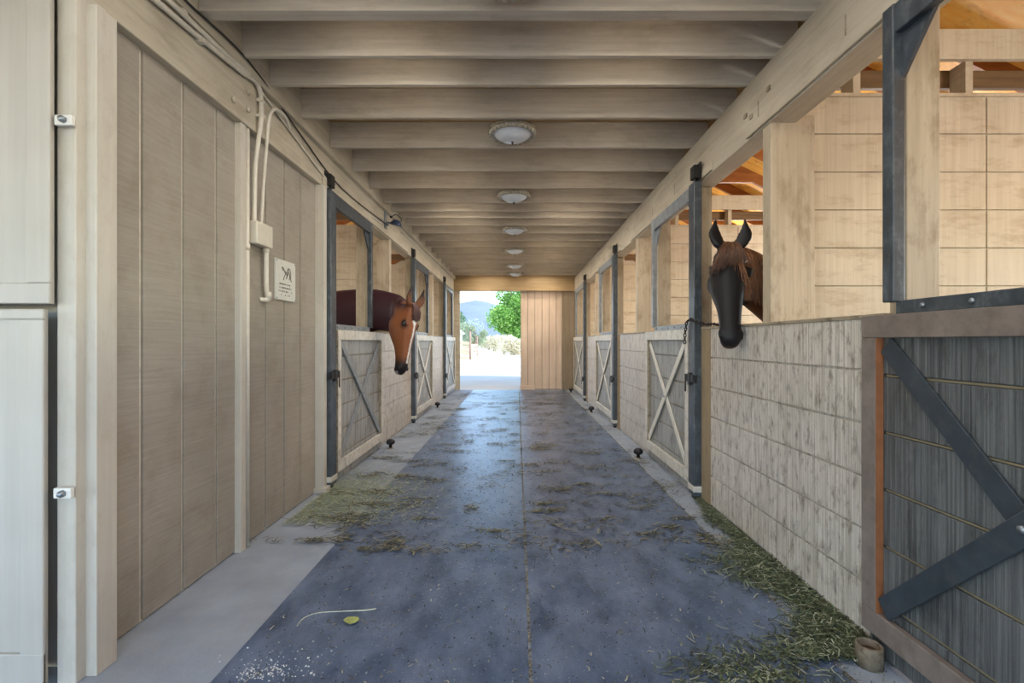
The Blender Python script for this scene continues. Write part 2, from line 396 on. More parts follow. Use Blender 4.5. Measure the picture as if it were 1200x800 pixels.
# ends of the stall blocks under the roof slopes
for s in (-1, 1):
    m = MB()
    for y in (YE, ): m.prism([(s*1.6, y, 0), (s*5.35, y, 0), (s*5.35, y, 2.65), (s*1.6, y, 4.55)], (0, .06, 0))
    struct(m.build('wall_back', M['part']))
# outer walls: low wall and open above
for s in (-1, 1):
    m = MB(); y0 = -1.5 if s > 0 else 2.0
    m.box(s*5.3, s*5.38, y0, YE, 0, 1.15)
    for k in range(5):
        yy = [y0, 3.15, 6.75, 10.2, 13.5][k]; m.box(s*5.27, s*5.41, yy, yy+.14, 0, 2.6)
    m.box(s*5.27, s*5.41, y0, YE, 2.42, 2.62)
    struct(m.build('wall_right_outer' if s > 0 else 'wall_left_outer', M['part']))

# roof
def roof(s):
    zt = lambda x: 4.55 - .5*(x-1.6)
    m = MB(); m.prism([(s*1.55, -4, zt(1.55)), (s*6.0, -4, zt(6.0)), (s*6.0, -4, zt(6.0)+.03), (s*1.55, -4, zt(1.55)+.03)], (0, YE+4.4, 0))
    o = m.build('ceiling_stalls', M['orange']); struct(o)
    y = -3.0
    while y < 13.6:
        r = MB(); r.prism([(s*1.8, y, zt(1.8)), (s*5.9, y, zt(5.9)), (s*5.9, y, zt(5.9)-.15), (s*1.8, y, zt(1.8)-.15)], (0, .042, 0))
        r.build('rafter', M['rafter'], o); y += .61
    for yy in (5.2, 6.75, 8.6, 10.15, 12):
        r = MB(); r.box(s*1.86, s*3.7, yy, yy+.05, 3.56, 3.70); r.build('tie_beam', M['rafter'], o)
roof(1); roof(-1)
m = MB()
for s in (-1, 1):
    m.prism([(s*1.5, -4.2, 4.6), (0, -4.2, 5.35), (0, -4.2, 5.4), (s*1.5, -4.2, 4.65)], (0, 21.4, 0))
    m.prism([(s*4.4, YE+.3, 3.2), (s*1.5, YE+.3, 4.6), (s*1.5, YE+.3, 4.65), (s*4.4, YE+.3, 3.25)], (0, 3.3, 0))
struct(m.build('ceiling_roof', M['rafter']))
# far end: boarded panel beside the opening
m = MB(); x = .1
while x < 1.2:
    m.box(x+.007, min(x+.2, 1.26)-.007, YE+.08, YE+.11, .02, 3.0); x += .2
m.box(.1, 1.26, YE+.1, YE+.13, .0, 3.0, 1)
struct(m.build('door_3', [M['tan'], M['brownwall']]))
m = MB(); m.box(1.25, 1.62, YE-.02, YE+.07, 0, 2.75); struct(m.build('wall_back_pier', M['brownwall'], bevel=.01))
m = MB(); m.box(.08, .5, YE+.04, YE+.2, -.02, .12); struct(m.build('trim_3', M['tan'], bevel=.01))

# ------------------------------------------------------------------ stall doors
def stall_door(side, yh, yn, yf, label, group, dark=False, hinge=True, chain=False, upper=None, extra=None):
    """yh near edge of the hinge post, yn..yf lower door"""
    s = 1 if side == 'r' else -1; X = XR if side == 'r' else -XL; HB = HBR if side == 'r' else HBL
    g = lambda u: s*(X-u)
    root = empty('stall_door', (g(.04), (yn+yf)/2, 0), label, 'stall door', group)
    fm = M['frame_d'] if dark else M['frame_glare']; bmn = M['brace_d'] if dark else M['brace_glare']; pm = M['panel'] if dark else M['panel_l']
    if extra: fm, bmn, pm = [M[k] for k in extra]
    up_m = M['steel'] if dark or side == 'l' else M['galv']
    zb, zt = .11, 1.46; w = .085
    # hinge post
    m = MB(); m.box(g(-.005), g(.065), yh, yh+.13, .035, HB-.02); m.build('hinge_post', M['steel'], root, bevel=.006)
    m = MB(); m.box(g(.0), g(.07), yh-.01, yh+.14, .07, .12); m.build('post_collar', M['frame_glare'], root, bevel=.004)
    m = MB(); m.box(g(.005), g(.05), yh+.02, yh+.1, 0, .04); m.build('post_foot', M['iron'], root, bevel=.004)
    m = MB(); m.box(g(.0), g(.055), yh+.02, yh+.12, HB+.02, HB+.13); m.box(g(.0), g(.012), yh+.0, yh+.14, HB+.0, HB+.15)
    m.tube([(g(.03), yh+.07, HB-.03), (g(.03), yh+.07, HB+.04)], .014, 8); m.build('top_bracket', M['iron'], root, bevel=.003)
    # upper frame
    yu = upper if upper else yf-.22
    m = MB(); m.box(g(.005), g(.055), yu, yu+.06, zt+.05, HB-.02); m.build('upper_post', up_m, root, bevel=.005)
    m = MB(); m.box(g(.008), g(.05), yh+.12, yu+.05, HB-.14, HB-.022); m.build('top_rail', up_m, root, bevel=.005)
    m = MB()
    for (ya, sg) in ((yh+.13, 1), (yu, -1)):
        m.prism([(g(.004), ya, HB-.13), (g(.004), ya+sg*.16, HB-.13), (g(.004), ya, HB-.32)], (g(.02)-g(.004), 0, 0))
    m.build('gusset', up_m, root)
    # lower door: frame
    m = MB(); m.box(g(.03), g(.06), yn, yf, zt-.095, zt); m.box(g(.03), g(.06), yn, yf, zb, zb+.1)
    m.box(g(.03), g(.06), yn, yn+w, zb+.1, zt-.095); m.box(g(.03), g(.06), yf-w, yf, zb+.1, zt-.095)
    m.build('door_frame', fm, root, bevel=.004)
    m = MB()
    for y in (yn+w, yf-w-.006): m.box(g(.03), g(.059), y, y+.006, zb+.1, zt-.095)
    m.box(g(.006), g(.058), yn-.006, yn, zb, zt)
    m.build('frame_edge', M['rust'] if dark else M['cap'], root)
    m = MB(); z = zt-.02
    while z > .03:
        z0 = max(.025, z-.2385+.012); m.box(g(.0), g(.028), yn+.01, yf-.01, z0, z); z -= .2385
    m.box(g(-.01), g(.012), yn+.01, yf-.01, .025, zt-.02)
    m.build('board_panel', pm, root, bevel=.004)
    if True:
        z = zt-.02-.2385+.006; m = MB()
        while z > zb+.12:
            m.box(g(.01), g(.022), yn+w+.01, yf-w-.01, z-.004, z+.004); z -= .2385
        m.build('board_joint', M['joint'] if dark else M['cap'], root)
    a0, a1, b0, b1 = yn+w, yf-w, zb+.1, zt-.095; t = .085 if dark else .065
    n = Vector((s, 0, 0))
    ins = .03
    for i, (ya, za, yb, zb_) in enumerate(((a0+ins, b0+ins, a1-ins, b1-ins), (a0+ins, b1-ins, a1-ins, b0+ins))):
        m = MB(); u = .036 + .012*i
        m.bar((g(u), ya, za), (g(u), yb, zb_), t, .01, n); m.build('brace', bmn, root, bevel=.003)
    m = MB(); m.tube([(g(.05),(a0+a1)/2,(b0+b1)/2),(g(.062),(a0+a1)/2,(b0+b1)/2)], .012, 8); m.build('centre_bolt', M['bolt'], root)
    # bar on top of the lower door
    m = MB(); m.box(g(.01), g(.03), yn, yu+.02, zt, zt+.055); tb = m.build('top_bar', M['steel'] if dark else M['galv'], root, bevel=.004)
    m = MB(); y = yn+.06
    while y < yu: m.lathe([(.011,0),(.01,.006),(.004,.01)], (g(.03), y, zt+.028), (-s,0,0), 8); y += .2
    m.build('rivet_row', M['bolt'], root)
    # latch block in the middle of the hinge post
    m = MB(); zl = 1.35 - 44*yh/F if side == 'r' else 1.35 - 40*yh/F
    m.box(g(.05), g(.085), yh-.03, yh+.17, zl-.03, zl+.035); m.box(g(.03), g(.09), yh+.04, yh+.09, zl-.055, zl+.05)
    m.tube([(g(.085), yh+.15, zl+.03), (g(.085), yh+.15, zl-.12)], .007, 6)
    m.build('latch', M['iron'], root, bevel=.003)
    m = MB(); m.box(g(.06), g(.066), yn+.0, yn+.03, zt-.4, zt-.06); m.build('hinge_strap', fm, root)
    return root
GR = 'cross-braced stall doors on the right'; GL = 'cross-braced stall doors on the left'
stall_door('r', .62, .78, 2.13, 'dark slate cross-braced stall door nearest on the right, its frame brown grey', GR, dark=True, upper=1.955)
stall_door('r', 4.13, 4.29, 5.72, 'pale cross-braced stall door right of the aisle, chain hanging at its post', GR, upper=5.42)
stall_door('r', 7.60, 7.76, 9.38, 'third cross-braced stall door along the right wall, beyond the chained one', GR, upper=8.95)
stall_door('r', 11.0, 11.16, 12.95, 'smallest, farthest cross-braced stall door on the right, beside the brown end pier', GR, upper=12.6)
EXL = ('frame_glare','galv','panel_l')
stall_door('l', 4.41, 4.6, 6.15, 'grey cross-braced stall door on the left in front of the brown horse', GL, upper=5.66, extra=EXL)
stall_door('l', 8.03, 8.2, 9.8, 'cross-braced stall door on the left just beyond the brown horse head', GL, upper=9.3, extra=('frame_glare','brace_glare','panel_l'))
stall_door('l', 11.5, 11.65, 13.3, 'farthest left stall door, narrow and pale next to the bright doorway', GL, upper=12.8, extra=('frame_glare','brace_glare','panel_l'))

# chain at the second right door
def chain(pts, r=.0045, ll=.034):
    m = MB(); tot = 0
    P = [Vector(p) for p in pts]
    path = []; 
    for a, b in zip(P[:-1], P[1:]):
        n = max(1, round((b-a).length/(ll*.78)))
        for i in range(n): path.append((a.lerp(b, (i+.5)/n), (b-a).normalized()))
    for i, (c, t) in enumerate(path):
        side = t.cross(Vector((0,1,.3))).normalized(); 
        if i % 2: side = t.cross(side).normalized()
        ring = []
        for k in range(13):
            a = 2*math.pi*k/12
            ring.append(c + t*math.cos(a)*ll*.5 + side*math.sin(a)*ll*.3)
        m.tube(ring, r, 6, cap=False)
    return m
x_ = XR-.085
ch = chain([(x_, 4.30, 1.33), (x_, 4.29, 1.42), (x_+.0, 4.25, 1.52), (x_+.01, 4.17, 1.545), (x_+.01, 4.10, 1.52), (XR-.012, 4.0, 1.49), (XR+.0, 3.85, 1.488), (XR+.005, 3.78, 1.475)])
tag(ch.build('chain', M['iron']), 'dark iron chain wrapped round the steel post right of the aisle', 'chain')

# round door stops and the pipe end on the floor
stp = []
ds = empty('door_stop', (1.40, 5.62, 0), 'dark round door stop on the floor under the chained stall door', 'door stop', 'door stops on the floor')
m = MB(); m.lathe([(.02,0),(.02,.05),(.045,.055),(.055,.075),(.05,.1),(.03,.115),(.002,.12)], (1.40,5.62,0), n=16); m.build('rubber_knob', M['iron'], ds)
m = MB(); m.lathe([(.045,0),(.045,.006),(.03,.01)], (1.40,5.62,0), n=16); m.build('base_plate', M['cap'], ds)
kids(ds)
for (x, y, lb) in ((1.41, 9.25, 'small dark door stop below the third stall door on the right'), (1.42, 12.85, 'tiny farthest door stop at the foot of the last right stall door'),
                   (-1.60, 6.15, 'dark door stop by the foot of the nearest left stall door'), (-1.62, 9.9, 'small door stop on the left beyond the brown horse')):
    o = copy_tree(ds); o.location = (x, y, 0); o['label'] = lb
pp = empty('pipe_stub', (1.47, 2.03, 0), 'short open rusty pipe end standing on the floor by the dark door', 'pipe')
m = MB(); m.lathe([(.04,0),(.05,.0),(.05,.085),(.043,.09),(.04,.085),(.038,.03),(.002,.028)], (1.47,2.03,0), n=24); m.build('pipe_wall', wood('pipe_rust', srgb(92,76,58), srgb(150,138,118), (12,12,12), .6, .4, srgb(52,38,26), .9, (16,16,16)), pp)
m = MB(); m.lathe([(.039,0.03),(.039,.06),(.01,.062)], (1.47,2.03,0), n=20); m.build('dirt_plug', plain('dirt', srgb(70,52,36), .9), pp)

# ------------------------------------------------------------------ ceiling lights
def dome_light(x, y, lab):
    zt = HT-.005; R = .165
    root = empty('ceiling_light', (x, y, zt-.09), lab, 'ceiling light', 'round glass ceiling lights down the aisle')
    m = MB(); m.lathe([(R+.03, .0), (R+.035,.03), (R*.9,.05), (.07,.06), (.07,.235)], (x,y,zt), n=32); m.build('housing', M['bead'], root)
    m = MB(); m.lathe([(.002,-.075), (R*.3,-.071), (R*.6,-.055), (R*.85,-.03), (R,0.0), (R,.01)], (x,y,zt), n=36); m.build('glass_dome', M['glass'], root)
    m = MB()
    for k in range(26):
        a = 2*math.pi*k/26
        m.ball((x+math.cos(a)*(R+.02), y+math.sin(a)*(R+.02), zt-.006), .0215, 5)
    m.lathe([(R-.012,-.012),(R+.012,-.02),(R+.036,-.005),(R+.036,.012),(R-.012,.012)], (x,y,zt), n=36)
    m.build('beaded_rim', M['bead'], root)
    m = MB(); m.lathe([(.002,-.1),(.008,-.095),(.006,-.085),(.012,-.078),(.012,-.07)], (x,y,zt), n=10); m.build('finial', M['iron'], root)
    return root
dl = dome_light(-.04, 4.12, 'largest glass dome light with a beaded rim, above the joists'); kids(dl)
for (y, lb) in ((2.30, 'dark edge of a ceiling light cut by the top of the photo'), (5.9, 'second whole beaded ceiling light from the camera'), (7.68, 'third whole beaded ceiling light, between the big ones and the tiny far ones'),
                (9.4, 'fourth whole beaded ceiling light down the aisle'), (11.28, 'fifth beaded ceiling light, small and near the lintel'), (12.63, 'last tiny ceiling light right behind the end lintel')):
    o = copy_tree(dl); o.location = (-.04, y, ORG[dl.name].z); o['label'] = lb

# ------------------------------------------------------------------ conduits, sign, flood light
cd = empty('electrical_conduit', (-1.74, 3.3, 1.9), 'cream painted conduits with a junction box running down the plywood wall', 'conduit')
def path(l, X0):
    return [at(p[0], p[1], p[2] if len(p) > 2 else X0) for p in l]
def smoothp(P, n=5):
    out = []
    for i in range(len(P)-1):
        p0 = P[max(i-1,0)]; p1 = P[i]; p2 = P[i+1]; p3 = P[min(i+2,len(P)-1)]
        for k in range(n):
            t = k/n
            out.append(.5*((2*p1)+(p2-p0)*t+(2*p0-5*p1+4*p2-p3)*t*t+(3*p1-p0-3*p2+p3)*t*t*t))
    out.append(P[-1]); return out
m = MB(); m.tube(smoothp(path([(150,-30),(182,0),(235,45),(283,84),(299,95),(305,108),(306,120),(306,140,-1.72),(302,170,-1.745),(299,200,-1.76),(298,266,-1.765)], -1.725)), .015, 10); m.build('flexible_conduit', M['pipe'], cd)
m = MB(); m.tube(smoothp(path([(165,-30),(197,0),(250,50),(291,87)], -1.715)), .015, 10); m.build('conduit_run', M['pipe'], cd)
m = MB(); m.tube(smoothp(path([(339,150,-1.73),(335,138,-1.71),(326,129,-1.69),(319,130,-1.69),(315,142,-1.69),(312,175,-1.72),(309,215,-1.75),(306,264,-1.765)], -1.72)), .011, 10); m.build('flexible_conduit', M['pipe'], cd)
m = MB(); a = at(292, 264, -1.79); b = at(311, 290, -1.79)
m.box(-1.799, -1.735, a.y, b.y, 1.35+110*3.4/F*1.0, 1.35+132*3.4/F*1.03)
zj0, zj1 = 1.35+110*3.4/F, 1.35+136*3.4/F
m.build('junction_box', M['pipe'], cd, bevel=.008)
m = MB(); m.tube(smoothp([Vector((-1.768,3.43,zj0)), Vector((-1.768,3.43,1.72)), Vector((-1.765,3.46,1.66)), Vector((-1.77,3.44,1.645)), Vector((-1.8,3.40,1.643))]), .016, 10)
m.tube([(-1.768,3.43,zj0),(-1.768,3.43,zj0-.03)], .021, 10); m.tube([(-1.765,3.445,1.70),(-1.765,3.455,1.65)], .023, 10); m.build('down_pipe', M['pipe'], cd)
for px, py in ((212,14),(235,48),(305,118),(305,136)):
    m = MB(); p = at(px, py, -1.73); m.box(-1.749, -1.705, p.y-.02, p.y+.02, p.z-.012, p.z+.012); m.build('strap', M['pipe'], cd, bevel=.003)
cb = MB(); cb.tube(smoothp(path([(190,-35,-1.695),(217,0,-1.695),(290,70,-1.695),(347,150,-1.735),(400,220,-1.738),(452,262,-1.738)], -1.7)), .006, 6)
tag(cb.build('cable', M['black']), 'thin black cable running along the left header beam to the flood light', 'cable')
cb = MB(); cb.tube(smoothp(path([(203,-35,-1.74),(345,160,-1.737),(398,226,-1.74),(447,262,-1.74)], -1.74)), .008, 6)
cb.tube(smoothp(path([(470,272),(497,297),(515,313),(528,324)], -1.74)), .007, 6)
tag(cb.build('cable', M['pipe']), 'cream painted cable along the left header beam below the black one', 'cable')

fl = empty('flood_light', (-1.72, 6.6, 2.9), 'small dark flood light on a bracket high on the left beam', 'light')
p = at(453, 262, -1.73)
m = MB(); m.box(-1.75, -1.735, p.y-.05, p.y+.05, p.z-.06, p.z+.23); m.build('back_strap', M['galv'], fl, bevel=.003)
m = MB(); m.tube(smoothp([p+Vector((0,0,.0)), p+Vector((.05,-.02,.01)), p+Vector((.09,-.04,-.02))]), .012, 8); m.lathe([(.03,0),(.03,.03),(.02,.04)], p+Vector((-.01,0,0)), (1,0,0), 12); m.build('swivel_arm', M['bolt'], fl)
m = MB(); m.lathe([(.03,.05),(.05,.035),(.075,.0),(.08,-.02),(.07,-.024),(.002,-.02)], p+Vector((.14,-.06,-.015)), (.25,-.15,1), 20); m.build('lamp_head', plain('lamp_navy', srgb(40,52,78), .3), fl)
m = MB(); m.tube(smoothp([p+Vector((.06,.0,.08)), p+Vector((.12,.0,.12)), p+Vector((.2,-.02,.06)), p+Vector((.19,-.05,.0))]), .005, 6); m.ball(p+Vector((.06,0,.09)), .018, 5); m.build('lamp_cord', M['black'], fl)

# sign with a horse head drawing and lines of small print
sg = empty('warning_sign', (-1.79, 3.75, 1.66), 'small white sign with a horse drawing and four lines of print', 'sign')
y0, y1, z0, z1 = 3.60, 3.92, 1.665, 1.972
m = MB(); m.box(-1.799, -1.787, y0, y1, z0, z1); m.build('sign_board', M['sign'], sg, bevel=.002)
def sp(u, v): return Vector((-1.785, y0+u*(y1-y0), z0+v*(z1-z0)))
m = MB()
hs = [[(.30,.82),(.33,.74),(.42,.74),(.50,.70),(.55,.62),(.58,.66),(.56,.76),(.62,.83),(.70,.80),(.74,.70),(.73,.58),(.76,.5)],
      [(.30,.82),(.36,.80),(.40,.76)], [(.62,.83),(.64,.75),(.60,.70)], [(.42,.74),(.46,.66),(.40,.58),(.36,.5)], [(.55,.62),(.5,.54)],[(.66,.72),(.69,.62),(.66,.54)]]
for st in hs: m.tube([sp(u, v) for u, v in st], .0028, 5)
m.build('horse_drawing', M['ink'], sg)
m = MB()
random.seed(3)
for r, (v, n) in enumerate(((.40, 9), (.31, 9), (.22, 10), (.13, 7))):
    u = .5 - n*.035
    for k in range(n):
        w = .045 if random.random() < .8 else .025
        if random.random() > .12:
            a = sp(u, v-.02); b = sp(u+w, v+.02)
            m.box(-1.787, -1.7855, a.y, a.y+.0035, a.z, b.z); m.box(-1.787, -1.7855, a.y, b.y-.002, (a.z+b.z)/2-.001, (a.z+b.z)/2+.0015)
            if random.random() < .6: m.box(-1.787, -1.7855, b.y-.005, b.y-.002, a.z, b.z)
        u += .07
m.build('sign_print', M['ink'], sg)
for u, v in ((.04,.96),(.96,.96),(.04,.04),(.96,.04)):
    m = MB(); m.lathe([(.006,0),(.005,.004)], sp(u, v), (1,0,0), 8); m.build('screw', M['bolt'], sg)
# ------------------------------------------------------------------ horses
def ring_pts(c, lat, dor, hw, hd, n=22, egg=.0, sq=1.0):
    out = []
    for k in range(n):
        t = 2*math.pi*k/n; st = math.sin(t); ct = math.cos(t)
        ct = math.copysign(abs(ct)**sq, ct); st_ = math.copysign(abs(st)**sq, st)
        wf = 1 - egg*((1-st)/2)**1.3 - .12*egg*((1+st)/2)**3
        out.append(c + lat*hw*ct*wf + dor*hd*st_)
    return out
def loft(mb, rings):
    n = len(rings[0]); vs = [v for r in rings for v in r]; fs = []
    for i in range(len(rings)-1):
        for k in range(n): fs.append((i*n+k, i*n+(k+1)%n, (i+1)*n+(k+1)%n, (i+1)*n+k))
    fs += [tuple(reversed(range(n))), tuple(range((len(rings)-1)*n, len(rings)*n))]
    mb.add(vs, fs, True)
def cr(P, n=6):
    return smoothp(P, n)
HEAD = [(-.05,-.03,-.12,.035),(-.01,.0,-.17,.06),(.06,.016,-.235,.082),(.13,.028,-.28,.098),(.20,.03,-.29,.106),(.27,.024,-.272,.100),(.34,.014,-.235,.085),
        (.41,.006,-.19,.072),(.48,.0,-.165,.064),(.54,-.004,-.152,.060),(.59,-.008,-.148,.060),(.63,-.016,-.146,.059),(.665,-.034,-.136,.052),(.69,-.062,-.116,.032)]
def make_horse(name, label, P, a, d, s, neck, body, coat, group=None, mane=None, lean=.22, ws=1.0):
    a = Vector(a).normalized(); d = Vector(d); d = (d - a*d.dot(a)).normalized(); c = a.cross(d)
    P = Vector(P)
    H = lambda x, y, z: P + a*(x*s) + d*(y*s) + c*(z*s)
    mb = MB()
    HD = []
    st = [Vector(h) for h in [(q[0], q[1], q[2]) for q in HEAD]]
    A = smoothp([Vector((q[0], q[1], q[2])) for q in HEAD], 3); W = smoothp([Vector((q[3], 0, 0)) for q in HEAD], 3)
    rings = []
    for q, w in zip(A, W):
        mid = (q.y+q.z)/2; hd = (q.y-q.z)/2
        rings.append(ring_pts(P + a*q.x*s + d*mid*s, c, d, w.x*s*ws, hd*s, egg=.42, sq=.85))
    loft(mb, rings)
    # cheeks, brow ridges, nostril flares, chin
    def blob(x, y, z, r, sx=1, sy=1, sz=1):
        m = MB(); m.ball((0,0,0), 1, 7)
        mb.add([H(x + v.x*r*sx, y + v.y*r*sy, (z + v.z*r*sz)*ws) for v in m.v], m.f, True)
    for k in (-1, 1):
        blob(.20, -.16, k*.052, .078, 1.05, 1.1, .5)
        blob(.175, -.015, k*.084, .026, 1.3, .8, .8)
        blob(.27, -.075, k*.068, .022, 3.2, .8, .7)
        blob(.61, -.05, k*.043, .024, 1.5, 1.1, .8)
    blob(.64, -.118, 0, .034, 1.0, .8, 1.2)
    # ears
    for k in (-1, 1):
        base = H(-.0, -.028, k*.058); tip = H(-.205, .018, k*.092)
        mid1 = base.lerp(tip, .4) + c*k*.022*s + d*.004*s
        mid2 = base.lerp(tip, .75) + c*k*.014*s
        pts = cr([base, mid1, mid2, tip], 5); rr = []
        m_ = len(pts)
        for i, p in enumerate(pts):
            u = i/(m_-1); w_ = (.034+.020*math.sin(min(1, u*1.6)*math.pi))*(1-u**2.2)+.005
            rr.append(ring_pts(p, (c*.85 + d*.25*k).normalized(), (d*.9 - c*k*.3).normalized(), w_*s, (.016*(1-u)+.007)*s, n=12))
        loft(mb, rr)
    # neck and trunk
    def chainloft(L):
        C = smoothp([Vector(x[0]) for x in L], 4); W_ = smoothp([Vector((x[1], x[2], 0)) for x in L], 4); rings = []
        for i, p in enumerate(C):
            t = (C[min(i+1, len(C)-1)] - C[max(i-1, 0)]).normalized()
            lat = t.cross(Vector((0,0,1))).normalized(); dor = lat.cross(t).normalized()
            rings.append(ring_pts(p, lat, dor, W_[i].x, W_[i].y, egg=.12))
        loft(mb, rings)
    start = [(H(.10, -.125, 0), .062*s, .075*s), (H(.05, -.155, 0) , .085*s, .125*s)]
    chainloft(start + neck)
    chainloft(body)
    for leg in LEGS(body, s):
        mb.tube(cr([Vector(p) for p, r in leg], 4), [v.x for v in cr([Vector((r,0,0)) for p, r in leg], 4)], 10)
    ob = mb.build('tmp', M['iron'], None, origin=(0,0,0))
    md = ob.modifiers.new('r', 'REMESH'); md.mode = 'VOXEL'; md.voxel_size = .0125; md.use_smooth_shade = True
    sm = ob.modifiers.new('s', 'SMOOTH'); sm.factor = .5; sm.iterations = 5
    dg = bpy.context.evaluated_depsgraph_get(); me = bpy.data.meshes.new_from_object(ob.evaluated_get(dg))
    bpy.data.objects.remove(ob)
    root_o = Vector((body[len(body)//2][0][0], body[len(body)//2][0][1], 0))
    attr = me.color_attributes.new('coat', 'FLOAT_COLOR', 'POINT')
    buf = []
    for v in me.vertices:
        r = Vector(v.co) - P
        col = coat(r.dot(a)/s, r.dot(d)/s, r.dot(c)/s, Vector(v.co)); buf += [col[0], col[1], col[2], 1]
        
    attr.data.foreach_set('color', buf)
    me.transform(Matrix.Translation(-root_o))
    me.materials.clear(); me.materials.append(M['coat'])
    me.polygons.foreach_set('use_smooth', [True]*len(me.polygons))
    o = bpy.data.objects.new(name, me); COL.objects.link(o); o.location = root_o; ORG[o.name] = root_o
    tag(o, label, 'horse')
    for k in (-1, 1):
        m = MB(); b = MB(); b.ball((0,0,0), .0235, 8)
        m.add([H(.182+v.x*1.15, -.038+v.y*.9, k*(.0885*ws)+v.z*.8) for v in b.v], b.f, True); m.build('eye', M['eye'], o)
        m = MB(); m.tube(cr([H(.148,-.03,k*.094*ws), H(.156,-.012,k*.1*ws), H(.182,-.006,k*.101*ws), H(.212,-.02,k*.094*ws)], 4), [.003*s]+[.0075*s]*11+[.003*s], 8); m.build('eyelid', M['dark_skin'], o)
        m = MB(); b = MB(); b.ball((0,0,0), .016, 6)
        m.add([H(.622+v.x*1.3, -.048+v.y*.9, k*(.0655)*1.0+v.z*.5) for v in b.v], b.f, True); m.build('nostril', M['nostril'], o)
    return o, H, (a, d, c)
def LEGS(body, s):
    f = Vector(body[1][0]); r = Vector(body[-2][0]); ax = (r-f).normalized(); lat = Vector((-ax.y, ax.x, 0)); out = []
    zt = f.z - .12
    for k in (-1, 1):
        p = f + ax*.12 + lat*.17*k
        out.append([((p.x,p.y,zt), .12), ((p.x,p.y,zt*.72), .085), ((p.x,p.y,zt*.47), .05), ((p.x,p.y,zt*.28), .034), ((p.x,p.y,zt*.13), .042), ((p.x-ax.x*.05,p.y-ax.y*.05,.05), .055), ((p.x-ax.x*.06,p.y-ax.y*.06,0.004), .066)])
        p = r - ax*.15 + lat*.17*k
        kn = p - ax*.08; hk = p + ax*.10
        out.append([((p.x,p.y,zt), .2), ((kn.x,kn.y,zt*.74), .13), ((hk.x,hk.y,zt*.47), .058), ((hk.x-ax.x*.03,hk.y-ax.y*.03,zt*.28), .038), ((hk.x-ax.x*.04,hk.y-ax.y*.04,zt*.13), .044), ((hk.x-ax.x*.09,hk.y-ax.y*.09,.05), .056), ((hk.x-ax.x*.1,hk.y-ax.y*.1,.004), .066)])
    return out
def attr_mat(name, attr, rough=.45, spec=.4, nscale=120, bump=.25, amt=.25):
    m, nt, b = _nt(name); N = nt.nodes; L = nt.links
    at_ = N.new('ShaderNodeAttribute'); at_.attribute_name = attr
    tc = N.new('ShaderNodeTexCoord'); mp = N.new('ShaderNodeMapping'); mp.inputs['Scale'].default_value = (1,1,.25); L.new(tc.outputs['Object'], mp.inputs['Vector'])
    no = N.new('ShaderNodeTexNoise'); no.inputs['Scale'].default_value = nscale; no.inputs['Detail'].default_value = 4; L.new(mp.outputs['Vector'], no.inputs['Vector'])
    mr = N.new('ShaderNodeMapRange'); mr.inputs['To Min'].default_value = 1-amt; mr.inputs['To Max'].default_value = 1+amt; L.new(no.outputs['Fac'], mr.inputs['Value'])
    mx = N.new('ShaderNodeMix'); mx.data_type = 'RGBA'; mx.blend_type = 'MULTIPLY'; mx.inputs['Factor'].default_value = 1
    L.new(at_.outputs['Color'], mx.inputs['A']); L.new(mr.outputs['Result'], mx.inputs['B']); L.new(mx.outputs['Result'], b.inputs['Base Color'])
    b.inputs['Roughness'].default_value = rough; b.inputs['Specular IOR Level'].default_value = spec
    bp = N.new('ShaderNodeBump'); bp.inputs['Strength'].default_value = bump; bp.inputs['Distance'].default_value = .003
    L.new(no.outputs['Fac'], bp.inputs['Height']); L.new(bp.outputs['Normal'], b.inputs['Normal'])
    return m
M['coat'] = attr_mat('horse_coat', 'coat', rough=.48, spec=.28)
M['eye'] = plain('horse_eye', (.008,.006,.006), .08, spec=.8)
M['dark_skin'] = plain('dark_skin', (.02,.014,.013), .4)
M['nostril'] = plain('nostril', (.006,.004,.004), .6)
def mixc(p, q, t): t = max(0, min(1, t)); return tuple(p[i]*(1-t)+q[i]*t for i in range(3))
def sstep(a_, b_, x): t = max(0, min(1, (x-a_)/(b_-a_))); return t*t*(3-2*t)
def coat_bay(x, y, z, w):
    """chestnut face, neck and body in maroon with shade put into the colour, black muzzle and ear rims, white blaze"""
    neck_shade = (.036,.012,.019); face = (.26,.09,.034); black = (.018,.013,.014)  # neck tone holds the shade of the stall
    inhead = x > -.08 and x < .8 and y > -.33 and abs(z) < .16
    col = neck_shade
    if inhead:
        jaw = sstep(-.13, -.30, y)
        col = mixc(face, (.12,.042,.028), max(jaw*.9, sstep(.10, .0, x)*.6))
        col = mixc(col, neck_shade, sstep(.06, -.02, x)*sstep(-.02,-.08,y))
        col = mixc(col, neck_shade, sstep(-.17,-.26,y)*sstep(.2,.05,x))
        col = mixc(col, (.06,.03,.025), .85*sstep(.075, .02, math.hypot((x-.185), (y+.04)*1.2))*(1 if abs(z) > .04 else 0))
        col = mixc(col, black, sstep(.48, .6, x))
        if y > -.08:
            w0 = .034*max(0, 1-abs(x-.155)/.055) if x < .21 else 0
            w1 = .0125 if .12 < x < .57 else 0
            ww = max(w0, w1)
            if ww: col = mixc((.80,.76,.70), col, sstep(ww*.8, ww*1.15, abs(z)))
        if x > .655 and y < -.07: col = mixc(col, (.42,.38,.36), .8)
    if x < -.02 and y > -.12 and x > -.3 and abs(z) > .02 and abs(z) < .16:
        col = mixc((.20,.08,.04), black, sstep(-.06, -.16, x)*.8+.2) if x < -.04 else mixc(face, black, .3)
    return col
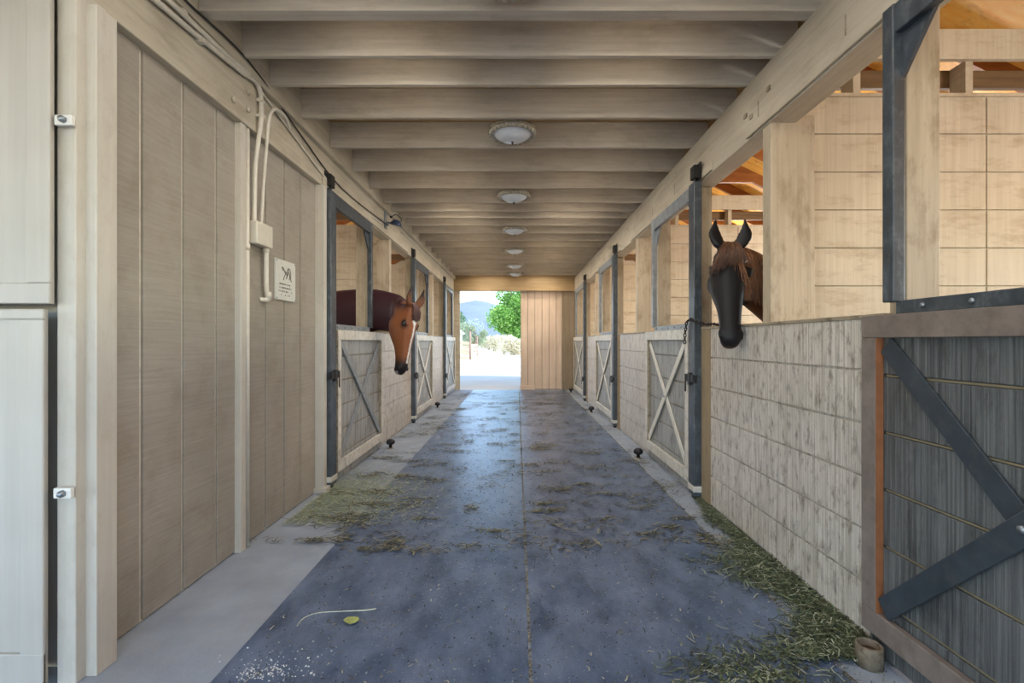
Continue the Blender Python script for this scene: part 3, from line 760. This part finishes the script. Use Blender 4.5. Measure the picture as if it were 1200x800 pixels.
def coat_dark(x, y, z, w):
    inhead = x > -.25 and x < .8 and y > -.33 and abs(z) < .17 and w.x < 1.72
    if inhead:
        col = (.007,.006,.0075)
        if x > .655: col = mixc(col, (.12,.075,.06), sstep(-.05,-.1,y)*.8)
        return col
    return mixc((.11,.045,.022), (.05,.022,.014), .5+.5*math.sin(w.x*3))
# left horse: bay, looking out over the half wall beyond the first stall door
PL = (-1.235, 5.86, 1.765)
lneck = [((-1.50,6.16,1.70), .12, .235), ((-1.82,6.26,1.755), .145, .268), ((-2.08,6.31,1.70), .18, .34), ((-2.4,6.33,1.58), .24, .43), ((-2.7,6.33,1.47), .27, .42)]
lbody = [((-2.15,6.32,1.42), .12, .22), ((-2.4,6.33,1.45), .27, .42), ((-2.8,6.32,1.48), .34, .46), ((-3.3,6.3,1.46), .37, .45), ((-3.8,6.3,1.5), .35, .44), ((-4.15,6.3,1.5), .28, .38), ((-4.38,6.3,1.5), .13, .22)]
hl, HLf, fr = make_horse('bay_horse', 'chestnut brown horse with a white blaze hanging its head over the left wall', PL, (-.10,-.12,-1), (.90,-.44,0), 1.2, lneck, lbody, coat_bay)
def strands(name, mat, par, n, root_f, tip_f, r=.003, wav=.01, seed=1, seg=6):
    rnd = random.Random(seed); m = MB()
    for i in range(n):
        u = rnd.random(); v = rnd.random(); a0 = root_f(u, v, rnd); b0 = tip_f(u, v, rnd, a0); mid = None
        pts = []
        ph = rnd.random()*6
        for k in range(seg):
            t = k/(seg-1); p = a0[0]*(1-t)**2 + a0[1]*2*t*(1-t) + b0*t*t
            pts.append(p + Vector((math.sin(ph+t*5), math.cos(ph*1.7+t*4), 0))*wav*t)
        m.tube(pts, [r*(1-.75*k/(seg-1)) for k in range(seg)], 4, cap=False)
    return m.build(name, mat, par, recalc=False)
M['mane_red'] = island('mane_maroon', [(.07,.026,.028), (.05,.018,.02), (.1,.04,.03)], .45)
M['mane_brown'] = island('mane_brown', [(.24,.10,.04), (.15,.06,.028), (.32,.15,.07), (.09,.035,.02)], .4)
M['mane_dark'] = island('forelock_brown', [(.06,.027,.014), (.12,.05,.024), (.03,.014,.01), (.17,.08,.04)], .4)
strands('forelock', M['mane_red'], hl, 420,
        lambda u, v, r: (HLf(-.03+.03*v, .0, (u-.5)*.085), HLf(.03, .055, (u-.5)*.11)),
        lambda u, v, r, a0: HLf(.10+.06*r.random()*(1-abs(u-.5)), .036, (u-.5)*.13), .0035, .006, 3)
def lcrest(t):
    P_ = [HLf(-.03,-.03,0), Vector((-1.50,6.16,1.93)), Vector((-1.82,6.26,2.02)), Vector((-2.08,6.31,2.03)), Vector((-2.35,6.33,2.0))]
    Q = smoothp(P_, 10); return Q[min(len(Q)-1, int(t*(len(Q)-1)))]
strands('mane', M['mane_red'], hl, 1500, lambda u, v, r: (lcrest(u)+Vector((0,(v-.5)*.03,-.01)), lcrest(u)+Vector((0,.1,.03))),
        lambda u, v, r, a0: lcrest(u)+Vector(((r.random()-.5)*.06, .16, -.22-.12*r.random())), .004, .01, 5)
# right horse: dark, facing the camera between the two posts
PR = (1.535, 3.50, 2.035)
rneck = [((1.70,3.66,1.86), .11, .20), ((1.88,3.74,1.78), .14, .225), ((2.10,3.82,1.70), .17, .29), ((2.4,3.92,1.56), .22, .38), ((2.65,3.98,1.42), .25, .38)]
rbody = [((2.15,3.86,1.36), .12, .2), ((2.4,3.92,1.38), .25, .37), ((2.8,4.02,1.38), .31, .41), ((3.25,4.12,1.36), .34, .41), ((3.7,4.22,1.4), .32, .4), ((4.0,4.3,1.4), .26, .34), ((4.2,4.34,1.4), .12, .2)]
hr, HRf, fr2 = make_horse('dark_horse', 'nearly black horse facing forward with a brown mane, head over the right wall', PR, (-.13,-.36,-1), (-.16,-1,.3), 1.08, rneck, rbody, coat_dark, ws=1.27)
_z = fr2[2]; _k = 1 if _z.x < 0 else -1
strands('forelock', M['mane_dark'], hr, 620,
        lambda u, v, r: (HRf(-.035+.03*v, .0, (u-.5)*.08), HRf(.03, .08, (u-.42)*.13*_k)),
        lambda u, v, r, a0: HRf(.10+.14*r.random()*abs(u-.15)+.05*r.random(), .045-.35*max(0, abs((u-.4)*.24)-.085), (u-.4)*.215*_k), .003, .007, 8)
def rcrest(t):
    P_ = [HRf(-.03,-.05,0), Vector((1.70,3.66,2.05)), Vector((1.88,3.74,2.0)), Vector((2.10,3.82,1.985)), Vector((2.4,3.92,1.93))]
    Q = smoothp(P_, 10); return Q[min(len(Q)-1, int(t*(len(Q)-1)))]
strands('mane', M['mane_brown'], hr, 2600, lambda u, v, r: (rcrest(u)+Vector((0,(v-.5)*.03,-.01)), rcrest(u)+Vector((0,-.13,.03))),
        lambda u, v, r, a0: rcrest(u)+Vector(((r.random()-.5)*.10, -.17, -.26-.16*r.random())), .0042, .012, 9, 7)
for par, q, bx in ((hl, lbody, -1), (hr, rbody, 1)):
    e = Vector(q[-1][0]); strands('tail', M['mane_red'] if par is hl else M['mane_brown'], par, 300, lambda u, v, r: (e+Vector(((u-.5)*.05, (v-.5)*.06, .12)), e+Vector((bx*.3,0,.1))),
        lambda u, v, r, a0: e+Vector((bx*.25+(u-.5)*.1, (v-.5)*.16, -.95)), .005, .02, 11)

# ------------------------------------------------------------------ hay and crumbs on the floor
def litter(name, label, cat, n, samp, cols, ln=(.02,.07), wd=.0028, seed=1, rise=.012, zf=.009, aspect=None):
    rnd = random.Random(seed); m = MB()
    for i in range(n):
        x, y, h = samp(rnd)
        L_ = rnd.uniform(*ln); an = rnd.uniform(0, math.pi) if aspect is None else rnd.gauss(aspect, .7)
        dx, dy = math.cos(an)*L_/2, math.sin(an)*L_/2; px_, py_ = -math.sin(an)*wd*rnd.uniform(.6,1.5), math.cos(an)*wd
        z = zf + h*rnd.random(); bend = rnd.uniform(-.25,.25)*L_
        z1 = z + rnd.random()*rise; z2 = z + rnd.random()*rise
        mx_, my_ = x - math.sin(an)*bend, y + math.cos(an)*bend; zm = max(z, (z1+z2)/2+.002)
        m.add([(x-dx-px_,y-dy-py_,z1),(x-dx+px_,y-dy+py_,z1),(mx_+px_,my_+py_,zm),(mx_-px_,my_-py_,zm),(x+dx+px_,y+dy+py_,z2),(x+dx-px_,y+dy-py_,z2)],
              [(0,3,2,1),(3,5,4,2)])
    o = m.build(name, island(name+'_colours', cols, .75), recalc=False); return tag(o, label, cat, kind='stuff')
GRN = [srgb(64,78,50), srgb(88,100,66), srgb(124,134,100), srgb(46,58,40), srgb(168,172,148), srgb(76,74,48), srgb(58,66,44), srgb(96,108,80)]
DRY = [srgb(90,84,62), srgb(68,66,50), srgb(120,114,86), srgb(82,86,62), srgb(54,52,44), srgb(150,144,114)]
def pile_r(r):
    y = 2.05+2.1*r.random()**1.5
    w = .20 if y < 2.8 else max(.03, .20*(4.1-y)/1.3)
    x = 1.56 - abs(r.gauss(0, w*(.75+.35*math.sin(y*7))))
    h = max(0, .03*(1-(1.56-x)/.3)) if y < 3 else 0
    return x, y, h
litter('hay_pile', 'dark green loose hay heaped along the foot of the right wall', 'hay', 7500, pile_r, GRN, (.02,.085), .0022, 2, .02)
def pile_r2(r):
    return r.gauss(.95,.17), r.gauss(1.9,.13), .004
litter('hay_wisps', 'thin green wisps of hay at the lower right before the rusty pipe end', 'hay', 1100, pile_r2, GRN, (.02,.07), .002, 12, .01)
def pile_l(r):
    y = r.gauss(4.15, .42); x = -1.72 + abs(r.gauss(0, .42))
    return min(x, .2), (y if y > 3.55 else 3.55 + abs(r.gauss(0, .8))*.6), .006
litter('hay_pile', 'pale green chopped hay strewn before the nearest left stall door', 'hay', 5000, pile_l, [srgb(142,158,128), srgb(170,176,148), srgb(120,136,108), srgb(194,194,166), srgb(136,134,104)], (.015,.06), .002, 4, .008)
rc = random.Random(21); clumps = []
for i in range(300):
    y = 3.1 + 9.8*rc.random()**1.15; x = rc.choice([rc.gauss(-.75,.35), rc.gauss(.5,.35), rc.gauss(1.15,.2), rc.gauss(-.1,.5), rc.gauss(-1.35,.2)])
    clumps.append((max(-1.6,min(1.45,x)), y, rc.uniform(.04,.19), rc.uniform(.015,.075)))
def cl(r):
    c_ = r.choice(clumps); return c_[0]+r.gauss(0,c_[2]), c_[1]+r.gauss(0,c_[3]), .008
litter('hay_clumps', 'small brownish green clumps of hay scattered all along the aisle', 'hay', 12000, cl, DRY, (.02,.08), .0032, 6, .012, aspect=.1)
def sc(r): return r.uniform(-1.15,1.5), 1.6+11*r.random()**1.6, .0
litter('straw_bits', 'single straw bits dotted over the dark rubber mats', 'straw', 2200, sc, DRY+[srgb(190,184,160)], (.008,.035), .0018, 7, .004)
def seam(r): return (.055 if r.random() < .5 else 1.33)+r.gauss(0,.006), 1.4+11.5*r.random(), .0
litter('seam_dirt', 'dirt and chaff packed in the long seams between the mats', 'dirt', 5000, seam, [srgb(120,116,104), srgb(84,80,72), srgb(150,146,132)], (.006,.02), .003, 8, .002, zf=.004)
def crumbs(name, label, n, samp, cols, rr, seed):
    rnd = random.Random(seed); m = MB()
    for i in range(n):
        x, y = samp(rnd); r_ = rnd.uniform(*rr); z = .008
        a0 = rnd.random()*6
        base = [(x+math.cos(a0+k*2.09)*r_*rnd.uniform(.6,1.3), y+math.sin(a0+k*2.09)*r_*rnd.uniform(.6,1.3), z) for k in range(3)]
        m.add(base+[(x, y, z+r_*.9)], [(0,2,1),(0,1,3),(1,2,3),(2,0,3)])
    return tag(m.build(name, island(name+'_colours', cols, .9), recalc=False), label, 'debris', kind='stuff')
crumbs('white_crumbs', 'white crumbs on the mat edge at the lower left', 230, lambda r: ((-1.12+abs(r.gauss(0,.13))+.0, 1.97+r.gauss(0,.035)) if r.random() < .7 else (-1.0+r.gauss(0,.12), 1.98+r.gauss(0,.1))), [srgb(206,206,198), srgb(180,182,180)], (.0015,.006), 3)
crumbs('grit', 'fine pale and dark grit spread over the mats', 6500, lambda r: (r.uniform(-1.15,1.5), 1.5+7*r.random()**1.5), [srgb(150,152,150), srgb(60,58,54), srgb(110,104,90), srgb(44,42,40)], (.0015,.0055), 5)
def floorpt(px, py, z=.012):
    d_ = F*(EYE-z)/(py-VY); return Vector(((px-VX)*d_/F, d_, z))
m = MB(); m.tube(smoothp([floorpt(348,733), floorpt(356,724), floorpt(372,718), floorpt(400,716), floorpt(425,715), floorpt(441,713)], 4), [.002]*14+[.003]*7, 6)
tag(m.build('straw', plain('pale_straw', srgb(196,198,176), .6)), 'long curved pale straw lying on the dark mat at lower left', 'straw')
m = MB(); lp = floorpt(413, 728)
out = [(-.04,-.008),(-.03,.014),(-.01,.024),(.012,.022),(.028,.01),(.032,-.006),(.02,-.02),(-.005,-.022),(-.028,-.016)]
m.add([lp+Vector((x_, y_*1.3, .004+.008*abs(x_)/.03)) for x_, y_ in out]+[lp+Vector((0,0,.003))], [(i,(i+1)%9,9) for i in range(9)])
lf = m.build('fallen_leaf', plain('leaf_yellow_green', srgb(158,166,96), .6, noise_amt=.3, nscale=60)); tag(lf, 'small yellow green leaf beside the curved straw', 'leaf')
sd = lf.modifiers.new('thick', 'SOLIDIFY'); sd.thickness = .001
m = MB(); m.tube([lp+Vector((.03,0,.008)), lp+Vector((.045,.008,.006)), lp+Vector((.055,.012,.003))], .0012, 5); m.build('leaf_stem', plain('stem', srgb(120,110,70), .6), lf)

# ------------------------------------------------------------------ outdoors
def foliage(mb, blobs, n, size, rnd):
    for i in range(n):
        c_, r_ = rnd.choice(blobs); c_ = Vector(c_)
        v = Vector((rnd.gauss(0,1), rnd.gauss(0,1), rnd.gauss(0,1))).normalized()*(rnd.random()**.35)
        p = c_ + Vector((v.x*r_[0], v.y*r_[1], v.z*r_[2]))
        u = Vector((rnd.gauss(0,1), rnd.gauss(0,1), rnd.gauss(0,1))).normalized(); w = u.cross(Vector((rnd.gauss(0,1),rnd.gauss(0,1),rnd.gauss(0,1)))).normalized()
        s_ = size*rnd.uniform(.6,1.4)
        mb.add([p-u*s_, p-w*s_*.45, p+u*s_, p+w*s_*.45], [(0,1,2,3)])
def tree(name, label, x, y, crown, n, size, cols, trunk, seed, cat='tree', tr=.6):
    rnd = random.Random(seed)
    o = empty(name, (x, y, -.02), label, cat)
    m = MB(); foliage(m, crown, n, size, rnd); m.build('foliage', island(name+'_leaves', cols, .6, tr), o, recalc=False)
    m = MB(); top = Vector(crown[0][0]); b0 = Vector((x, y, -.05))
    m.tube([b0, b0.lerp(top, .4)+Vector((trunk*.6,0,0)), top], [trunk, trunk*.75, trunk*.4], 10)
    for c_, r_ in crown[1:]: m.tube([b0.lerp(top, .35), Vector(c_)], [trunk*.4, trunk*.12], 6)
    m.build('trunk', plain(name+'_bark', srgb(120,104,86), .9), o); return o
rt = random.Random(5)
bl = [((.3,95,9), (5,4,5))]
for i in range(16): bl.append(((rt.uniform(-3.8,5.5), 95+rt.uniform(-3,3), rt.uniform(2.6,14)), (rt.uniform(1.5,2.6),)*3))
for x_, z_ in ((-2.2,4),(-.5,3.2),(1.2,3.4),(2.5,4),(-1.2,6),(.6,5.5),(-2.8,7)): bl.append(((x_, 94, z_), (1.7,1.7,1.6)))
tree('cottonwood_tree', 'big bright green leafy tree beyond the doorway', 1.0, 95, bl, 24000, .26, [srgb(120,168,74), srgb(150,192,100), srgb(92,142,60), srgb(176,208,130)], .45, 5)
bl = [((-4.9,56,2.9), (1.2,1,1.2))]
for i in range(8): bl.append(((-4.9+rt.uniform(-1.3,1.2), 56+rt.uniform(-.8,.8), rt.uniform(1.4,4.0)), (rt.uniform(.4,.7),)*3))
tree('olive_tree', 'grey green round tree behind the wooden fence', -4.9, 56, bl, 5000, .1, [srgb(172,184,154), srgb(196,204,176), srgb(146,158,130)], .12, 6)
bl = [((-10.0,85,4), (1.5,1.5,2.5))]
for i in range(7): bl.append(((-10.0+rt.uniform(-1.5,1.2), 85+rt.uniform(-.8,.8), 1.5+i*.9), (1.7-.18*i,)*3))
tree('conifer_tree', 'pale green conifer at the left edge of the doorway view', -10.0, 85, bl, 4000, .16, [srgb(130,158,126), srgb(154,178,148), srgb(110,138,108)], .18, 7)
k = 0
for (x, y, rx, rz, lb) in ((1.3,44,1.6,2.0,'dry cream shrub nearest the boarded panel at the doorway'), (-.5,50,1.7,2.0,'dry cream shrub second from the boarded panel'),
                       (-1.6,58,1.7,1.9,'middle shrub of the dry cream row along the track'), (-3.2,68,1.8,1.9,'dry cream shrub fourth from the panel, at the bend of the track'), (-4.7,80,2.0,2.0,'farthest left dry cream shrub at the end of the row')):
    rnd = random.Random(30+k); k += 1
    o = empty('dry_shrub', (x, y, -.02), lb, 'shrub', 'dry shrubs beside the track')
    b_ = [((x+rnd.uniform(-.8,.8)*rx*.6, y+rnd.uniform(-.5,.5), rz*rnd.uniform(.35,.75)), (rx*.5, rx*.5, rz*.46)) for _ in range(7)]
    m = MB(); foliage(m, b_, 3800, .09, rnd); m.build('foliage', island('shrub_leaves', [srgb(224,214,186), srgb(206,194,160), srgb(236,230,208), srgb(186,178,140)], .8, .3), o, recalc=False)
    m = MB()
    for _ in range(9): m.tube([(x+rnd.uniform(-.2,.2), y, -.05), Vector(rnd.choice(b_)[0])], [.04,.012], 5)
    m.build('stems', plain('shrub_stem', srgb(170,154,128), .9), o)
# brush in front of the hills
o = empty('scrub_brush', (-7, 110, -.02), 'low olive scrub in the distance behind the fence', 'bush')
rnd = random.Random(77); b_ = [((-22+2.2*i, 112+rnd.uniform(-3,3), 1.4), (1.9,1.6,1.6)) for i in range(11)]
m = MB(); foliage(m, b_, 5000, .22, rnd); m.build('foliage', island('brush_leaves', [srgb(160,168,130), srgb(184,186,150), srgb(136,146,108)], .8, .3), o, recalc=False)
# board fence
fw = wood('fence_wood', srgb(164,146,122), srgb(190,172,146), (2,20,20), .8, .3, srgb(110,84,60), .5)
fo = empty('board_fence', (-4.6, 36.8, -.02), 'rough brown board fence with posts at the left of the track', 'fence')
for i, z in enumerate((.0,.27,.54,.81,1.08)):
    m = MB(); m.bar((-8.2,36.7,z+.13), (-3.6,36.75,z+.13+.02*math.sin(i*2)), .04, .235, (0,0,1)); m.build('board', fw, fo)
for i, z in enumerate((.0,.3,.6,.9)):
    m = MB(); m.bar((-3.6,37.3,z+.13), (-3.28,40,z+.13), .04, .25, (0,0,1)); m.build('board', fw, fo)
for (x, y, h) in ((-3.55,36.8,2.15),(-3.3,40.1,1.8),(-6,36.85,1.9),(-8.2,36.85,1.9)):
    m = MB(); m.tube([(x,y,-.1),(x,y,h)], .075, 8); m.build('fence_post', plain('fence_post', srgb(136,112,98), .9), fo)
# shed with a white roof
sh = empty('shed', (-8.2, 62, -.02), 'small shed with a white sloping roof behind the fence', 'shed')
m = MB(); m.box(-10.5,-7.2,60,64,-.05,2.3); m.build('wall', plain('shed_wall', srgb(196,190,176), .8), sh)
m = MB(); m.prism([(-10.8,59.6,3.6),(-8.6,59.6,3.5),(-6.7,59.6,2.2),(-6.7,59.6,2.32),(-8.6,59.6,3.64),(-10.8,59.6,3.74)], (0,4.8,0)); m.build('roof', plain('shed_roof', srgb(232,232,232), .5), sh)
# hills, distance haze put into their blue grey colour
m = MB(); nx, ny = 60, 14; vs = []; fs = []
for j in range(ny):
    for i in range(nx):
        x = -420 + 900*i/(nx-1); y = 380 + 24*j; u = j/(ny-1)
        base = 34*math.exp(-((x+55)/62)**2) + 20*math.exp(-((x-60)/90)**2) + 30*math.exp(-((x+240)/110)**2) + 14
        z = base*math.sin(min(1, u*1.25)*math.pi/2) + 3*noise.noise(Vector((x*.03, y*.03, 0)))*u*2 - 2
        vs.append((x, y, z if j else -3))
for j in range(ny-1):
    for i in range(nx-1): fs.append((j*nx+i, j*nx+i+1, (j+1)*nx+i+1, (j+1)*nx+i))
m.add(vs, fs, True); struct(m.build('hills', plain('hill_haze', srgb(112,122,142), .95, nscale=.03, noise_amt=.12), recalc=False))

# ------------------------------------------------------------------ light and camera
w = bpy.data.worlds.new('world'); SC.world = w; w.use_nodes = True
nt = w.node_tree; bg = nt.nodes['Background']
sky = nt.nodes.new('ShaderNodeTexSky'); sky.sky_type = 'NISHITA'; sky.sun_disc = False
sky.sun_elevation = math.radians(48); sky.sun_rotation = math.radians(120); sky.altitude = 800; sky.air_density = 1.0; sky.dust_density = .0; sky.ozone_density = 1.5
nt.links.new(sky.outputs[0], bg.inputs['Color']); bg.inputs['Strength'].default_value = .25
sl = bpy.data.lights.new('sun', 'SUN'); sl.energy = 2.2; sl.angle = .009; sl.color = (1,.95,.86)
so = bpy.data.objects.new('sun', sl); COL.objects.link(so); so.location = (20, -10, 30)
to_sun = Vector((.72, -.52, .95)).normalized(); so.rotation_euler = to_sun.to_track_quat('Z', 'Y').to_euler()

def fill_area(name, loc, w_, sx, sy, col, rot=(0,0,0)):
    l = bpy.data.lights.new(name, 'AREA'); l.shape = 'RECTANGLE'; l.size = sx; l.size_y = sy; l.energy = w_; l.color = col
    o = bpy.data.objects.new(name, l); COL.objects.link(o); o.location = loc; o.rotation_euler = rot; return o
for i, d in enumerate(jd):  # unseen fill strips added behind the joists to brighten the aisle, no fixtures
    for x_ in (-.78, .70):
        fill_area('joist_fill_strip', (x_, d+(.085 if i == 11 else .036)+.022, HT+.035), (1.1 if d < 5 else 1.6) if d < 8 else 2.0, .72, .03, (1,.95,.89) if d < 8 else (1,.9,.76))
for s_, e_ in ((1, 34), (-1, 15)):  # unseen fill points added to brighten the stalls, no fixtures
    for y in ((1.0, 5.2, 8.6, 11.9) if s_ > 0 else (5.4, 8.6, 11.9)):
        l = bpy.data.lights.new('stall_fill', 'POINT'); l.energy = e_; l.shadow_soft_size = .12; l.color = (1,.93,.85)
        o = bpy.data.objects.new('stall_fill', l); COL.objects.link(o); o.location = (s_*3.9, y, 2.35)

cam = bpy.data.cameras.new('camera'); co = bpy.data.objects.new('camera', cam); COL.objects.link(co)
co.location = (0, 0, EYE); co.rotation_euler = (math.radians(90), 0, 0)
cam.sensor_width = 36; cam.lens = 36*F/1200; cam.shift_x = -6/1200; cam.clip_start = .02; cam.clip_end = 2000
SC.camera = co
SC.view_settings.view_transform = 'Standard'; SC.view_settings.look = 'None'
SC.view_settings.gamma = 1; SC.view_settings.use_curve_mapping = False
SC.view_settings.exposure = 1.7
